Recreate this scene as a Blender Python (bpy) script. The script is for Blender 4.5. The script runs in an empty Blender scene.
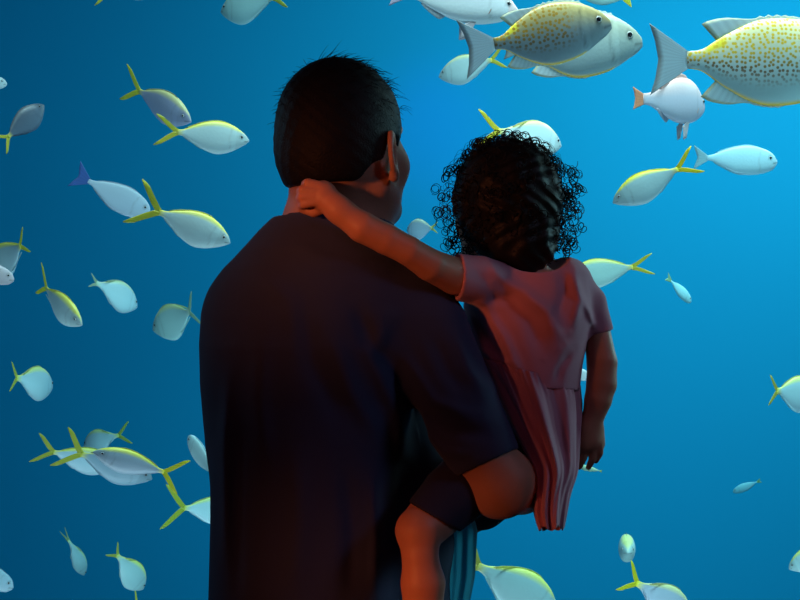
import bpy, bmesh, math, random
import numpy as np
from mathutils import Vector, Matrix

C = bpy.context.scene.collection
F, ZC = 1320.0, 1.41            # focal length in pixels of an 800 wide frame, eye height
PI = math.pi

def W(px, py, Y):
    return np.array(((px-400)/F*Y, Y, ZC+(300-py)/F*Y))

# ------------------------------------------------------------------ materials
def mat(name, col, rough=.6, bump=0, bscale=200, noise=0, nscale=8, spec=.3, attr=None, sheen=0, sss=0):
    m = bpy.data.materials.new(name); m.use_nodes = True
    nt = m.node_tree; b = nt.nodes['Principled BSDF']
    b.inputs['Base Color'].default_value = (*col, 1)
    b.inputs['Roughness'].default_value = rough
    b.inputs['Specular IOR Level'].default_value = spec
    if sheen: b.inputs['Sheen Weight'].default_value = sheen
    if sss:
        b.inputs['Subsurface Weight'].default_value = sss
        b.inputs['Subsurface Scale'].default_value = .02
    tc = nt.nodes.new('ShaderNodeTexCoord')
    if attr:
        a = nt.nodes.new('ShaderNodeAttribute'); a.attribute_name = attr
        nt.links.new(a.outputs['Color'], b.inputs['Base Color'])
    if noise:
        n = nt.nodes.new('ShaderNodeTexNoise'); n.inputs['Scale'].default_value = nscale
        nt.links.new(tc.outputs['Object'], n.inputs['Vector'])
        mx = nt.nodes.new('ShaderNodeMix'); mx.data_type = 'RGBA'
        mx.inputs[6].default_value = (*[c*(1-noise) for c in col], 1)
        mx.inputs[7].default_value = (*[min(1, c*(1+noise)) for c in col], 1)
        nt.links.new(n.outputs['Fac'], mx.inputs[0]); nt.links.new(mx.outputs[2], b.inputs['Base Color'])
    if bump:
        n = nt.nodes.new('ShaderNodeTexNoise'); n.inputs['Scale'].default_value = bscale
        nt.links.new(tc.outputs['Object'], n.inputs['Vector'])
        bp = nt.nodes.new('ShaderNodeBump'); bp.inputs['Strength'].default_value = bump
        bp.inputs['Distance'].default_value = .002
        nt.links.new(n.outputs['Fac'], bp.inputs['Height']); nt.links.new(bp.outputs['Normal'], b.inputs['Normal'])
    return m

# ------------------------------------------------------------------ objects
def tag(o, label=None, cat=None, group=None, kind=None):
    if label: o['label'] = label
    if cat: o['category'] = cat
    if group: o['group'] = group
    if kind: o['kind'] = kind
    return o

def empty(name, loc=(0, 0, 0)):
    o = bpy.data.objects.new(name, None); C.objects.link(o); o.location = loc
    o.empty_display_size = .05
    return o

def mesh_obj(name, V, Fc, m, parent=None, smooth=True, inv=None):
    me = bpy.data.meshes.new(name)
    me.from_pydata([tuple(v) for v in V], [], [tuple(int(i) for i in f) for f in Fc])
    me.update()
    if smooth: me.polygons.foreach_set('use_smooth', [True]*len(me.polygons))
    if m: me.materials.append(m)
    o = bpy.data.objects.new(name, me); C.objects.link(o)
    if parent:
        o.parent = parent
        o.matrix_parent_inverse = Matrix.Translation(-Vector(parent.location)) if inv is None else inv
    return o

def add_box(name, lo, hi, m, parent=None):
    V = [(x, y, z) for x in (lo[0], hi[0]) for y in (lo[1], hi[1]) for z in (lo[2], hi[2])]
    Fc = [(0, 1, 3, 2), (4, 6, 7, 5), (0, 4, 5, 1), (2, 3, 7, 6), (0, 2, 6, 4), (1, 5, 7, 3)]
    return mesh_obj(name, V, Fc, m, parent, False)

# ------------------------------------------------------------------ signed distance modelling
def smin(a, b, k):
    h = np.maximum(k-np.abs(a-b), 0)/k
    return np.minimum(a, b)-h*h*k*.25
def smax(a, b, k): return -smin(-a, -b, k)
def cap(P, a, b, ra, rb):
    a = np.asarray(a, float); b = np.asarray(b, float); ab = b-a
    t = np.clip(((P-a)@ab)/max(ab@ab, 1e-9), 0, 1)
    return np.linalg.norm(P-(a+t[:, None]*ab), axis=1)-(ra+(rb-ra)*t)
def ell(P, c, r):
    q = (P-np.asarray(c, float))
    r = np.asarray(r, float)
    k0 = np.linalg.norm(q/r, axis=1); k1 = np.linalg.norm(q/(r*r), axis=1)+1e-9
    return k0*(k0-1)/k1
def chain(P, pts, k=.004):
    d = None
    for (a, ra), (b, rb) in zip(pts[:-1], pts[1:]):
        e = cap(P, a, b, ra, rb); d = e if d is None else smin(d, e, k)
    return d
def pc(*rows):                   # rows (px, py, Y, radius in px) -> chain points in metres
    return [(W(x, y, Y), r/F*Y) for x, y, Y, r in rows]
def slices(P, rows, Y0=None):    # rows: (py, L, R, Yc, b) silhouette per height
    zs, cx, hw, cy, bb = [], [], [], [], []
    for py, L, R, Y, b in rows:
        zs.append(ZC+(300-py)/F*Y); cx.append(((L+R)/2-400)/F*Y); hw.append((R-L)/2/F*Y); cy.append(Y); bb.append(b)
    o = np.argsort(zs); zs = np.array(zs)[o]
    z = P[:, 2]
    f = lambda v: np.interp(z, zs, np.array(v)[o])
    a, b, x0, y0 = f(hw), f(bb), f(cx), f(cy)
    q = np.sqrt(((P[:, 0]-x0)/a)**2+((P[:, 1]-y0)/b)**2)
    d = (q-1)*np.minimum(a, b)
    top, bot = zs[-1], zs[0]
    d = smax(d, z-top, .03); d = np.maximum(d, bot-z)
    return d
def plane(P, p, n):
    n = np.asarray(n, float); n = n/np.linalg.norm(n)
    return (P-np.asarray(p))@n

HQ = 1.0
def surface(f, lo, hi, h, smooth=1):
    h *= HQ
    lo = np.asarray(lo, float); hi = np.asarray(hi, float); B = 8
    nb = np.ceil((hi-lo)/(h*B)).astype(int)
    n = nb*B+1
    cc = np.stack(np.meshgrid(*[lo[i]+(np.arange(nb[i])+.5)*B*h for i in range(3)], indexing='ij'), -1).reshape(-1, 3)
    dc = f(cc)
    V = np.ones(tuple(n), np.float32)
    Vs = np.repeat(np.repeat(np.repeat(np.where(dc < 0, -1., 1.).reshape(nb), B, 0), B, 1), B, 2)
    V[:-1, :-1, :-1] = Vs
    keep = np.abs(dc) < B*h*1.35+.004
    idx = np.argwhere(keep.reshape(nb))
    r = np.arange(B+1)
    off = np.stack(np.meshgrid(r, r, r, indexing='ij'), -1).reshape(-1, 3)
    for s in range(0, len(idx), 400):
        I = (idx[s:s+400, None, :]*B+off[None]).reshape(-1, 3)
        V[I[:, 0], I[:, 1], I[:, 2]] = f(lo+I*h)
    S = V < 0
    cnt = np.zeros(tuple(n-1), np.int8)
    for i in (0, 1):
        for j in (0, 1):
            for k in (0, 1):
                cnt += S[i:n[0]-1+i, j:n[1]-1+j, k:n[2]-1+k]
    act = (cnt > 0) & (cnt < 8)
    A = np.argwhere(act); ids = -np.ones(act.shape, np.int64); ids[act] = np.arange(len(A))
    acc = np.zeros((len(A), 3)); num = np.zeros(len(A))
    corners = [(i, j, k) for i in (0, 1) for j in (0, 1) for k in (0, 1)]
    for c0 in corners:
        for ax in range(3):
            if c0[ax]: continue
            c1 = list(c0); c1[ax] = 1
            p0 = A+c0; p1 = A+c1
            v0 = V[p0[:, 0], p0[:, 1], p0[:, 2]].astype(float); v1 = V[p1[:, 0], p1[:, 1], p1[:, 2]].astype(float)
            m = (v0 < 0) != (v1 < 0)
            t = np.where(m, v0/np.where(m, v0-v1, 1), 0)
            q = np.array(c0, float)[None]+0*acc; q[:, ax] += t
            acc += q*m[:, None]; num += m
    verts = A+acc/num[:, None]
    faces = []
    for ax in range(3):
        u, v = (ax+1) % 3, (ax+2) % 3
        sl0 = [slice(1, -1)]*3; sl1 = [slice(1, -1)]*3
        sl0[ax] = slice(0, n[ax]-1); sl1[ax] = slice(1, n[ax])
        s0, s1 = S[tuple(sl0)], S[tuple(sl1)]
        for flip in (0, 1):
            m = (s0 & ~s1) if not flip else (~s0 & s1)
            E = np.argwhere(m); add = np.ones(3, int); add[ax] = 0; E = E+add
            q = []
            for du, dv in ((0, 0), (1, 0), (1, 1), (0, 1)):
                c = E.copy(); c[:, u] -= du; c[:, v] -= dv
                q.append(ids[c[:, 0], c[:, 1], c[:, 2]])
            q = np.stack(q, 1)
            q = q[(q >= 0).all(1)]
            faces.append(q[:, ::-1] if flip else q)
    Fc = np.concatenate(faces)
    X = verts.copy()
    for _ in range(smooth):
        a = np.zeros_like(X); c = np.zeros(len(X))
        for i in range(4):
            np.add.at(a, Fc[:, i], X[Fc[:, (i+1) % 4]]); np.add.at(c, Fc[:, i], 1)
            np.add.at(a, Fc[:, i], X[Fc[:, (i-1) % 4]]); np.add.at(c, Fc[:, i], 1)
        X = X*.4+.6*a/np.maximum(c, 1)[:, None]
    return lo+X*h, Fc

def pxy(P):
    return 400+P[:, 0]/P[:, 1]*F, 300-(P[:, 2]-ZC)/P[:, 1]*F
def crease(P, pts, amp, w):
    """soft fold running along a line on the cloth"""
    x, y = pxy(P); d = np.full(len(P), 1e9)
    for (ax, ay), (bx, by) in zip(pts[:-1], pts[1:]):
        vx, vy = bx-ax, by-ay
        t = np.clip(((x-ax)*vx+(y-ay)*vy)/(vx*vx+vy*vy), 0, 1)
        d = np.minimum(d, np.hypot(x-ax-t*vx, y-ay-t*vy))
    L = sum(math.hypot(b[0]-a[0], b[1]-a[1]) for a, b in zip(pts[:-1], pts[1:]))
    e = np.minimum(np.hypot(x-pts[0][0], y-pts[0][1]), np.hypot(x-pts[-1][0], y-pts[-1][1]))
    return amp*np.exp(-(d/w)**2)*np.clip(.15+e/(L*.3), 0, 1)

def tube_mesh(paths, sides=4):
    V, Fc = [], []
    for pts, rad in paths:
        pts = np.asarray(pts); n = len(pts)
        T = np.gradient(pts, axis=0); T /= np.linalg.norm(T, axis=1)[:, None]+1e-9
        up = np.array((.31, .52, .79)); N = np.cross(T, up); N /= np.linalg.norm(N, axis=1)[:, None]+1e-9
        Bn = np.cross(T, N)
        r = np.asarray(rad)*np.ones(n); base = len(V)
        for i in range(n):
            for s in range(sides):
                a = 2*PI*s/sides
                V.append(pts[i]+r[i]*(math.cos(a)*N[i]+math.sin(a)*Bn[i]))
        for i in range(n-1):
            for s in range(sides):
                t = (s+1) % sides
                Fc.append((base+i*sides+s, base+i*sides+t, base+(i+1)*sides+t, base+(i+1)*sides+s))
    return V, Fc

# ------------------------------------------------------------------ heads
def rotz(yaw):                  # yaw > 0 turns the face towards +x (right), face forward is +y
    c, s = math.cos(yaw), math.sin(yaw)
    return np.array(((c, s, 0), (-s, c, 0), (0, 0, 1)))   # columns: local x, y, z axes
def rot_head(yaw, pitch=0, roll=0):
    cp, sp = math.cos(pitch), math.sin(pitch); cr, sr = math.cos(roll), math.sin(roll)
    Rx = np.array(((1, 0, 0), (0, cp, -sp), (0, sp, cp)))
    Ry = np.array(((cr, 0, sr), (0, 1, 0), (-sr, 0, cr)))
    return rotz(yaw)@Ry@Rx
class Head:
    def __init__(s, c, sc, yaw, pitch=0, roll=0, earz=-.012, child=False):
        s.c = np.asarray(c); s.s = sc; s.R = rot_head(yaw, pitch, roll); s.earz = earz; s.child = child
    def loc(s, P): return (P-s.c)@s.R/s.s
    def wld(s, q): return s.c+s.s*(s.R@np.asarray(q, float))
    def cran(s, q):
        d = ell(q, (0, -.018, .03), (.079, .098, .093))
        return smin(d, ell(q, (0, -.045, -.025), (.070, .070, .066)), .04)
    def sdf(s, P):
        q = s.loc(P); d = s.cran(q)
        d = smin(d, ell(q, (0, .03, -.04), (.064, .066, .08)), .03)
        for sg in (-1, 1):
            d = smin(d, cap(q, (sg*.056, -.005, -.068), (sg*.012, .078, -.104), .016, .017), .03)
            d = smin(d, ell(q, (sg*.040, .058, -.035), (.022, .022, .022)), .03)
            d = smin(d, cap(q, (sg*.012, .092, .022), (sg*.045, .074, .022), .008, .007), .015)
            d = smax(d, -ell(q, (sg*.031, .1, .004), (.017, .016, .012)), .012)
        d = smin(d, cap(q, (0, .094, .008), (0, .112, -.03), .006, .011), .012)
        for sg in (-1, 1): d = smin(d, ell(q, (sg*.012, .1, -.034), (.008, .01, .008)), .008)
        d = smin(d, ell(q, (0, .094, -.058), (.024, .01, .005)), .006)
        d = smin(d, ell(q, (0, .092, -.069), (.02, .01, .006)), .005)
        d = smin(d, ell(q, (0, .084, -.096), (.02, .016, .014)), .02)
        for sg in (-1, 1):       # ears, flaring out behind
            u = np.array((sg*.42, -.907, 0)); n = np.array((sg*.907, .42, 0))
            c0 = np.array((sg*.081, -.004, s.earz))
            e = q-c0; a = e@u-.012; b = e[:, 2]+e@u*(-.15); w = e@n
            rr = np.sqrt((a/.019)**2+(b/.031)**2)
            disc = np.maximum((rr-1)*.02, np.abs(w-.004)-.0026)
            rim = np.sqrt(((rr-.86)*.022)**2+(w-.007)**2)-.0034
            lobe = ell(e, u*.004+n*.003+np.array((0, 0, -.033)), (.007, .009, .01))
            ear = smin(smin(disc, rim, .005), lobe, .008)
            ear = smax(ear, -ell(e, u*.006+n*.011, (.009, .011, .016)), .004)
            d = smin(d, ear, .006)
        return d*s.s
    def eyes(s, parent, iris):
        for sg in (-1, 1):
            c = s.wld((sg*.030, .076, .004))
            V, Fc = uv_sphere(c, .0115*s.s)
            mesh_obj('eye', V, Fc, iris, parent)
def uv_sphere(c, r, n=10, m=16, sc=(1, 1, 1)):
    V = [np.array(c)+r*np.array((sc[0]*math.sin(PI*i/n)*math.cos(2*PI*j/m), sc[1]*math.sin(PI*i/n)*math.sin(2*PI*j/m), sc[2]*math.cos(PI*i/n))) for i in range(n+1) for j in range(m)]
    Fc = [(i*m+j, (i+1)*m+j, (i+1)*m+(j+1) % m, i*m+(j+1) % m) for i in range(n) for j in range(m)]
    return V, Fc

def hand(P, wrist, palm, tips_dir, side, curl, s=1.0, pr=None, spread=.18, thumb=1):
    """wrist, palm centre, finger direction, side vector across the knuckles, curl normal"""
    wrist = np.asarray(wrist); palm = np.asarray(palm)
    t = np.asarray(tips_dir, float); t /= np.linalg.norm(t)
    sd = np.asarray(side, float); sd -= t*(sd@t); sd /= np.linalg.norm(sd)
    nm = np.cross(t, sd)*curl
    pl = .028*s
    d = cap(P, wrist, palm, .019*s, .02*s)
    for k in (-1.5, -.5, .5, 1.5):
        d = smin(d, cap(P, palm-t*pl*.6+sd*k*.011*s, palm+t*pl+sd*k*.0165*s, .0135*s, .0115*s), .012*s)
    L = [.034, .038, .036, .028]
    for i, k in enumerate((-1.5, -.5, .5, 1.5)):
        p = palm+t*pl+sd*k*.0175*s; l = L[i]*s
        dr = t+sd*k*spread
        bends = (.35, .6, .5) if pr is None else pr
        ang = 0; q = p
        r = .0092*s
        for j, b in enumerate(bends):
            ang += b
            v = (dr*math.cos(ang)+nm*math.sin(ang)); v /= np.linalg.norm(v)
            q2 = q+v*l*(1, .72, .55)[j]
            e = cap(P, q, q2, r, r*.9); d = smin(d, e, .004*s); r *= .9; q = q2
    b0 = palm-t*pl*.5-sd*thumb*.018*s
    b1 = b0+(-sd*thumb*.022+t*.02+nm*.01)*s; b2 = b1+(-sd*thumb*.006+t*.026+nm*.012)*s
    d = smin(d, cap(P, b0, b1, .0135*s, .0115*s), .012*s); d = smin(d, cap(P, b1, b2, .011*s, .009*s), .004*s)
    return d

# ================================================================== MATERIALS
M = dict(
 skin=mat('skin', (.50, .235, .15), .55, .25, 400, .12, 25, .35, sss=.1),
 child_skin=mat('child_skin', (.58, .25, .15), .5, .1, 300, .08, 20, .35, sss=.1),
 shirt=mat('navy_knit', (.040, .048, .105), .85, .35, 900, .15, 6, .15, sheen=.12),
 rib=mat('navy_rib', (.045, .036, .055), .9, .5, 600, 0, 1, .1, sheen=.1),
 trouser=mat('dark_denim', (.02, .025, .04), .85, .4, 700, .2, 30),
 leather=mat('dark_leather', (.02, .016, .014), .45, .2, 200),
 rubber=mat('pale_rubber', (.3, .3, .29), .7),
 hair=mat('dark_hair', (.009, .007, .007), .6, .6, 300, .3, 60, .15),
 curl=mat('dark_brown_curls', (.009, .008, .006), .5, .3, 300, .2, 60, .15),
 eye=mat('eye_white', (.5, .48, .45), .2),
 dress=mat('pink_cotton', (.62, .27, .33), .8, .3, 700, .06, 12, .2, sheen=.25),
 shorts=mat('navy_shorts', (.035, .032, .055), .85, .3, 600, .1, 10, .15),
)

# ================================================================== THE MAN
MH = Head(W(348, 145, 2.10), 1.04, math.radians(35), math.radians(3), math.radians(-3), earz=-.024)
neck_base = W(338, 250, 2.12)
man_arm_r = pc((422, 302, 2.11, 35), (452, 385, 2.07, 32), (484, 458, 2.05, 29.5), (497, 482, 2.055, 33))
man_fore_r = pc((501, 483, 2.06, 34), (520, 484, 2.15, 30), (533, 478, 2.26, 26), (528, 462, 2.36, 20))
man_arm_l = pc((252, 310, 2.12, 33), (250, 380, 2.14, 32), (248, 450, 2.2, 28), (300, 462, 2.33, 25), (385, 455, 2.45, 19))
torso_rows = [(222, 296, 372, 2.11, .055), (234, 272, 395, 2.11, .085), (250, 252, 412, 2.11, .105), (285, 228, 430, 2.12, .125),
              (345, 214, 420, 2.12, .135), (430, 216, 404, 2.13, .13), (520, 219, 388, 2.13, .12), (640, 222, 384, 2.13, .115)]
def man_body(P):
    d = MH.sdf(P)
    d = smin(d, cap(P, W(339, 175, 2.115), W(335, 232, 2.115), .073, .083), .03)
    d = smin(d, slices(P, torso_rows), .05)
    d = smin(d, chain(P, man_arm_r), .03); d = smin(d, chain(P, man_fore_r), .02)
    d = smin(d, chain(P, man_arm_l, .03), .03)
    d = smin(d, chain(P, pc((385, 480, 2.19, 46), (384, 560, 2.2, 52), (382, 640, 2.19, 46))), .04)
    for x, f in ((-.205, -.262), (-.10, -.03)):
        d = smin(d, chain(P, [(np.array((x, 2.13, .92)), .075), (np.array((x-.005, 2.13, .52)), .066), (np.array((f, 2.15, .30)), .056), (np.array((f, 2.16, .09)), .038)], .04), .04)
        d = smin(d, cap(P, (f, 2.15, .05), (f+.01, 2.30, .035), .036, .026), .03)
    d = smin(d, hand(P, W(528, 462, 2.36), W(518, 458, 2.43), (-.8, .35, .1), (0, .3, 1), 1, 1.05, pr=(.3, .5, .5)), .012)
    d = smin(d, hand(P, W(385, 455, 2.45), W(405, 455, 2.47), (1, -.05, .1), (0, .2, -1), 1, 1.05, pr=(.2, .4, .4)), .012)
    return d
man = empty('person', (-.15, 2.13, 0))
tag(man, 'man seen from behind in a dark navy t-shirt, carrying the child on one arm', 'person')
V, Fc = surface(man_body, (-.45, 1.9, -.01), (.32, 2.62, 1.86), .0034, 1)
mesh_obj('body', V, Fc, M['skin'], man)
MH.eyes(man, M['eye'])

# t-shirt
shirt_rows = [(206, 284, 372, 2.11, .07), (216, 274, 386, 2.11, .09), (232, 258, 400, 2.11, .105), (250, 242, 415, 2.11, .12), (268, 229, 428, 2.115, .133),
              (290, 219, 436, 2.12, .143), (315, 211, 436, 2.12, .15), (345, 206, 426, 2.12, .153), (400, 208, 412, 2.13, .15),
              (460, 211, 405, 2.13, .146), (520, 211, 402, 2.13, .143), (600, 209, 401, 2.13, .142), (690, 211, 402, 2.13, .142)]
hem_r = W(486, 464, 2.05); dir_r = W(486, 464, 2.05)-W(425, 335, 2.09)
sl_r = pc((404, 302, 2.10, 44), (424, 332, 2.09, 45), (456, 398, 2.065, 40), (500, 492, 2.045, 34.5))
sl_l = pc((250, 315, 2.12, 41), (250, 380, 2.14, 40), (253, 440, 2.18, 40), (254, 462, 2.2, 40))
hem_l = W(250, 440, 2.18); dir_l = W(250, 440, 2.18)-W(248, 380, 2.14)
def shirt_outer(P):
    d = slices(P, shirt_rows)
    a = chain(P, sl_r); a = smax(a, plane(P, hem_r, dir_r), .004)
    hol = np.maximum(chain(P, sl_r)+.0085, -plane(P, hem_r-.022*dir_r/np.linalg.norm(dir_r), dir_r))
    a = np.maximum(a, -hol)
    b = smax(chain(P, sl_l), plane(P, hem_l, dir_l), .004)
    d = smin(d, a, .035); d = smin(d, b, .05)
    belly = chain(P, pc((388, 400, 2.19, 40), (388, 470, 2.20, 54), (386, 540, 2.205, 64), (384, 610, 2.205, 62), (382, 700, 2.20, 60)), .03)
    d = smin(d, belly, .03)
    x, y = pxy(P); near = P[:, 1] < 2.13
    cr = 0
    for pts, amp, w in (
        ([(388, 318), (372, 352), (398, 415), (408, 470)], -.006, 9), ([(352, 300), (372, 345), (392, 380)], .005, 9),
        ([(330, 330), (352, 392), (380, 440)], -.004, 9), ([(300, 300), (312, 360), (345, 430)], .0035, 11),
        ([(262, 330), (258, 400), (266, 470)], -.0035, 11), ([(228, 380), (224, 450), (226, 560)], -.004, 6), ([(240, 420), (236, 500), (238, 600)], .003, 6),
        ([(296, 440), (300, 520), (292, 600)], -.003, 12), ([(345, 460), (352, 530), (350, 600)], .0035, 9), ([(372, 470), (376, 540), (374, 600)], -.004, 7),
        ([(430, 330), (448, 372), (470, 400)], .004, 8), ([(400, 350), (432, 402), (480, 418)], -.005, 7), ([(412, 402), (450, 432), (494, 434)], .004, 7),
        ([(420, 430), (444, 452), (470, 455)], -.0035, 5), ([(455, 332), (470, 372), (486, 392)], -.003, 6), ([(285, 240), (330, 262), (385, 262)], -.002, 8),
        ([(250, 270), (290, 300), (300, 350)], -.0025, 10)):
        cr = cr+crease(P, pts, amp, w)
    d = d+np.where(near, cr*1.7, 0)
    d = np.maximum(d, -(ell(P, W(333, 216, 2.115), (.096, .086, .029))))
    return d
V, Fc = surface(shirt_outer, (-.36, 1.88, .80), (.22, 2.36, 1.56), .0036, 1)
shirt = mesh_obj('t_shirt', V, Fc, M['shirt'], man)
# loose front of the shirt hanging free, tank light put into its teal colour
V, Fc = [], []
NI, NJ = 48, 40
for j in range(NJ):
    s_ = j/(NJ-1); py = 496+s_*190
    R_ = np.interp(py, [496, 512, 530, 575, 600, 690], [464, 473, 477.5, 475, 470, 460])
    for i in range(NI):
        u = i/(NI-1); px = 425+(R_-425)*u
        V.append(W(px, py+4*u*s_, 2.235-.03*u+.005*math.sin(u*15+1.2*s_)*(.3+.7*s_)+.003*math.sin(u*33-2*s_)))
for j in range(NJ-1):
    for i in range(NI-1):
        Fc.append((j*NI+i, j*NI+i+1, (j+1)*NI+i+1, (j+1)*NI+i))
mt = mat('tank_lit_knit', (.030, .22, .32), .85, .3, 700, .1, 20, .1)  # teal stands for tank light on the navy shirt
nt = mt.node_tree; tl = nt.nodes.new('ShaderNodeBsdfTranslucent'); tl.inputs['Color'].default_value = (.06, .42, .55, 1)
mx = nt.nodes.new('ShaderNodeMixShader'); mx.inputs[0].default_value = .6
nt.links.new(nt.nodes['Principled BSDF'].outputs[0], mx.inputs[1]); nt.links.new(tl.outputs[0], mx.inputs[2])
nt.links.new(mx.outputs[0], nt.nodes['Material Output'].inputs['Surface'])
mesh_obj('shirt_front', V, Fc, mt, shirt, inv=Matrix.Identity(4))
# collar band following the neck
pts = []
for i in range(49):
    a = 2*PI*i/48
    c = W(334, 225.5, 2.115)
    pts.append(c+np.array((.094*math.cos(a), .084*math.sin(a), -.012*math.cos(a)-.004+.006*math.sin(a)-.012*max(0, math.sin(a)))))
V, Fc = tube_mesh([(pts, .0062)], 8)
mesh_obj('collar', V, Fc, M['rib'], shirt, inv=Matrix.Identity(4))

def trousers(P):
    d = slices(P, [(600, 222, 440, 2.14, .135), (640, 222, 440, 2.14, .135), (720, 220, 440, 2.14, .14)])
    for x, f in ((-.205, -.262), (-.06, -.03)):
        d = smin(d, chain(P, [(np.array((x, 2.13, .80)), .092), (np.array((x-.005, 2.13, .52)), .092), (np.array((f, 2.15, .10)), .078)], .04), .04)
    return np.maximum(d, .045-P[:, 2])
V, Fc = surface(trousers, (-.42, 1.9, .02), (.2, 2.36, .98), .007, 1)
mesh_obj('trousers', V, Fc, M['trouser'], man)
for f in (-.262, -.03):
    def shoe(P):
        d = smin(cap(P, (f, 2.13, .05), (f+.01, 2.33, .034), .05, .04), cap(P, (f, 2.14, .06), (f, 2.15, .1), .05, .048), .03)
        return np.maximum(d, .018-P[:, 2])
    def sole(P):
        d = cap(P*np.array((1, 1, .0))+np.array((0, 0, 0)), (f, 2.125, 0), (f+.01, 2.335, 0), .055, .046)
        return np.maximum(np.maximum(d, P[:, 2]-.022), .0-P[:, 2])
    V, Fc = surface(shoe, (f-.08, 2.04, .0), (f+.09, 2.42, .17), .005, 1)
    s = mesh_obj('shoe', V, Fc, M['leather'], man)
    V, Fc = surface(sole, (f-.08, 2.04, -.01), (f+.09, 2.42, .04), .005, 0)
    mesh_obj('sole', V, Fc, M['rubber'], s, inv=Matrix.Identity(4))

# short hair: cap following the skull, with loose strands
def man_hair(P):
    q = MH.loc(P)
    d = MH.cran(q)-.0085+.0007*np.sin(q[:, 0]*260+q[:, 2]*90)*np.sin(q[:, 2]*210+q[:, 1]*130)
    back = -.062-q[:, 2]                         # nape
    d = smax(d, back, .006)
    d = smax(d, q[:, 1]*1.0-q[:, 2]*.42-.052, .01)           # hairline round the face
    side = ell(q, (.083, .012, -.04), (.03, .036, .045)); side2 = ell(q, (-.083, .012, -.04), (.03, .036, .045))
    d = smax(d, -side, .006); d = smax(d, -side2, .006)
    d = smax(d, -ell(q, (.07, -.03, -.075), (.035, .034, .042)), .008)   # shaved behind the ear
    return d*MH.s
V, Fc = surface(man_hair, W(265, 260, 2.1)-np.array((0, .16, 0)), W(425, 40, 2.1)+np.array((0, .16, 0)), .003, 1)
random.seed(4)
hair = mesh_obj('hair', V, Fc, M['hair'], man)
paths = []
rng = np.random.default_rng(5)
for _ in range(1500):
    v = rng.normal(size=3); v /= np.linalg.norm(v)
    if v[2] < -.35 or v[1]-v[2]*.42 > .50: continue
    q = np.array((0, -.018, .03))+v*np.array((.083, .102, .098))
    if abs(q[0]) > .06 and q[1] > -.02 and q[2] < .0: continue
    flow = np.array((.35, -.15, -.5)) if v[2] < .4 else np.array((-.2, -.6, -.1)) if v[0] < -.1 else np.array((.8, .35, .05))
    L = rng.uniform(.008, .016) if v[2] < .5 or v[0] < -.1 else rng.uniform(.012, .024)
    flow = flow-v*(flow@v)+rng.normal(size=3)*.25
    p = [q+v*.003*i+flow*L*i/3+v*(-.0004*i*i) for i in range(5)]
    paths.append(([MH.wld(k) for k in p], [.0005, .0005, .0004, .0003, .0001]))
for _ in range(70):                              # wisps lifted at the crown and forelock
    x0 = rng.uniform(-.02, .07); y0 = rng.uniform(-.05, .07)
    z0 = .03+.098*math.sqrt(max(.05, 1-(x0/.083)**2-((y0+.018)/.102)**2))
    L = rng.uniform(.015, .034); up = rng.uniform(.0, .35)
    p = [np.array((x0+L*t*1.0, y0+L*t*.3, z0+up*L*t-.9*L*t*t*.6+rng.normal()*.0008)) for t in np.linspace(0, 1, 7)]
    paths.append(([MH.wld(k) for k in p], np.linspace(.0006, .00015, 7)))
V, Fc = tube_mesh(paths, 3)
mesh_obj('loose_strands', V, Fc, M['hair'], hair, inv=Matrix.Identity(4))

# ================================================================== THE CHILD
CH = Head(W(501, 207, 2.20), .80, math.radians(-36), math.radians(2), math.radians(2), child=True)
c_arm_l = pc((492, 285, 2.15, 16), (468, 279, 2.09, 17), (455, 276, 2.06, 18.6), (430, 265, 2.02, 16.2), (408, 250.5, 1.995, 14.6), (386, 239, 1.985, 15.4), (362, 227, 1.975, 15.6), (338, 210, 1.975, 12.5))
c_arm_r = pc((580, 292, 2.19, 16), (596, 328, 2.19, 13.5), (602, 362, 2.18, 15), (601.5, 384, 2.175, 15), (598, 400, 2.17, 13.5), (592, 421, 2.17, 10.5))
c_leg_l = pc((492, 463, 2.19, 34), (453, 496, 2.06, 29), (419, 531, 1.985, 23.5), (420, 556, 1.975, 18), (423, 583, 1.975, 22), (423, 625, 1.975, 19), (420, 690, 1.98, 11.5))
c_leg_r = pc((520, 460, 2.24, 34), (480, 500, 2.42, 28), (450, 520, 2.46, 23), (440, 560, 2.46, 19), (438, 600, 2.45, 20), (436, 680, 2.44, 12))
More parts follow.
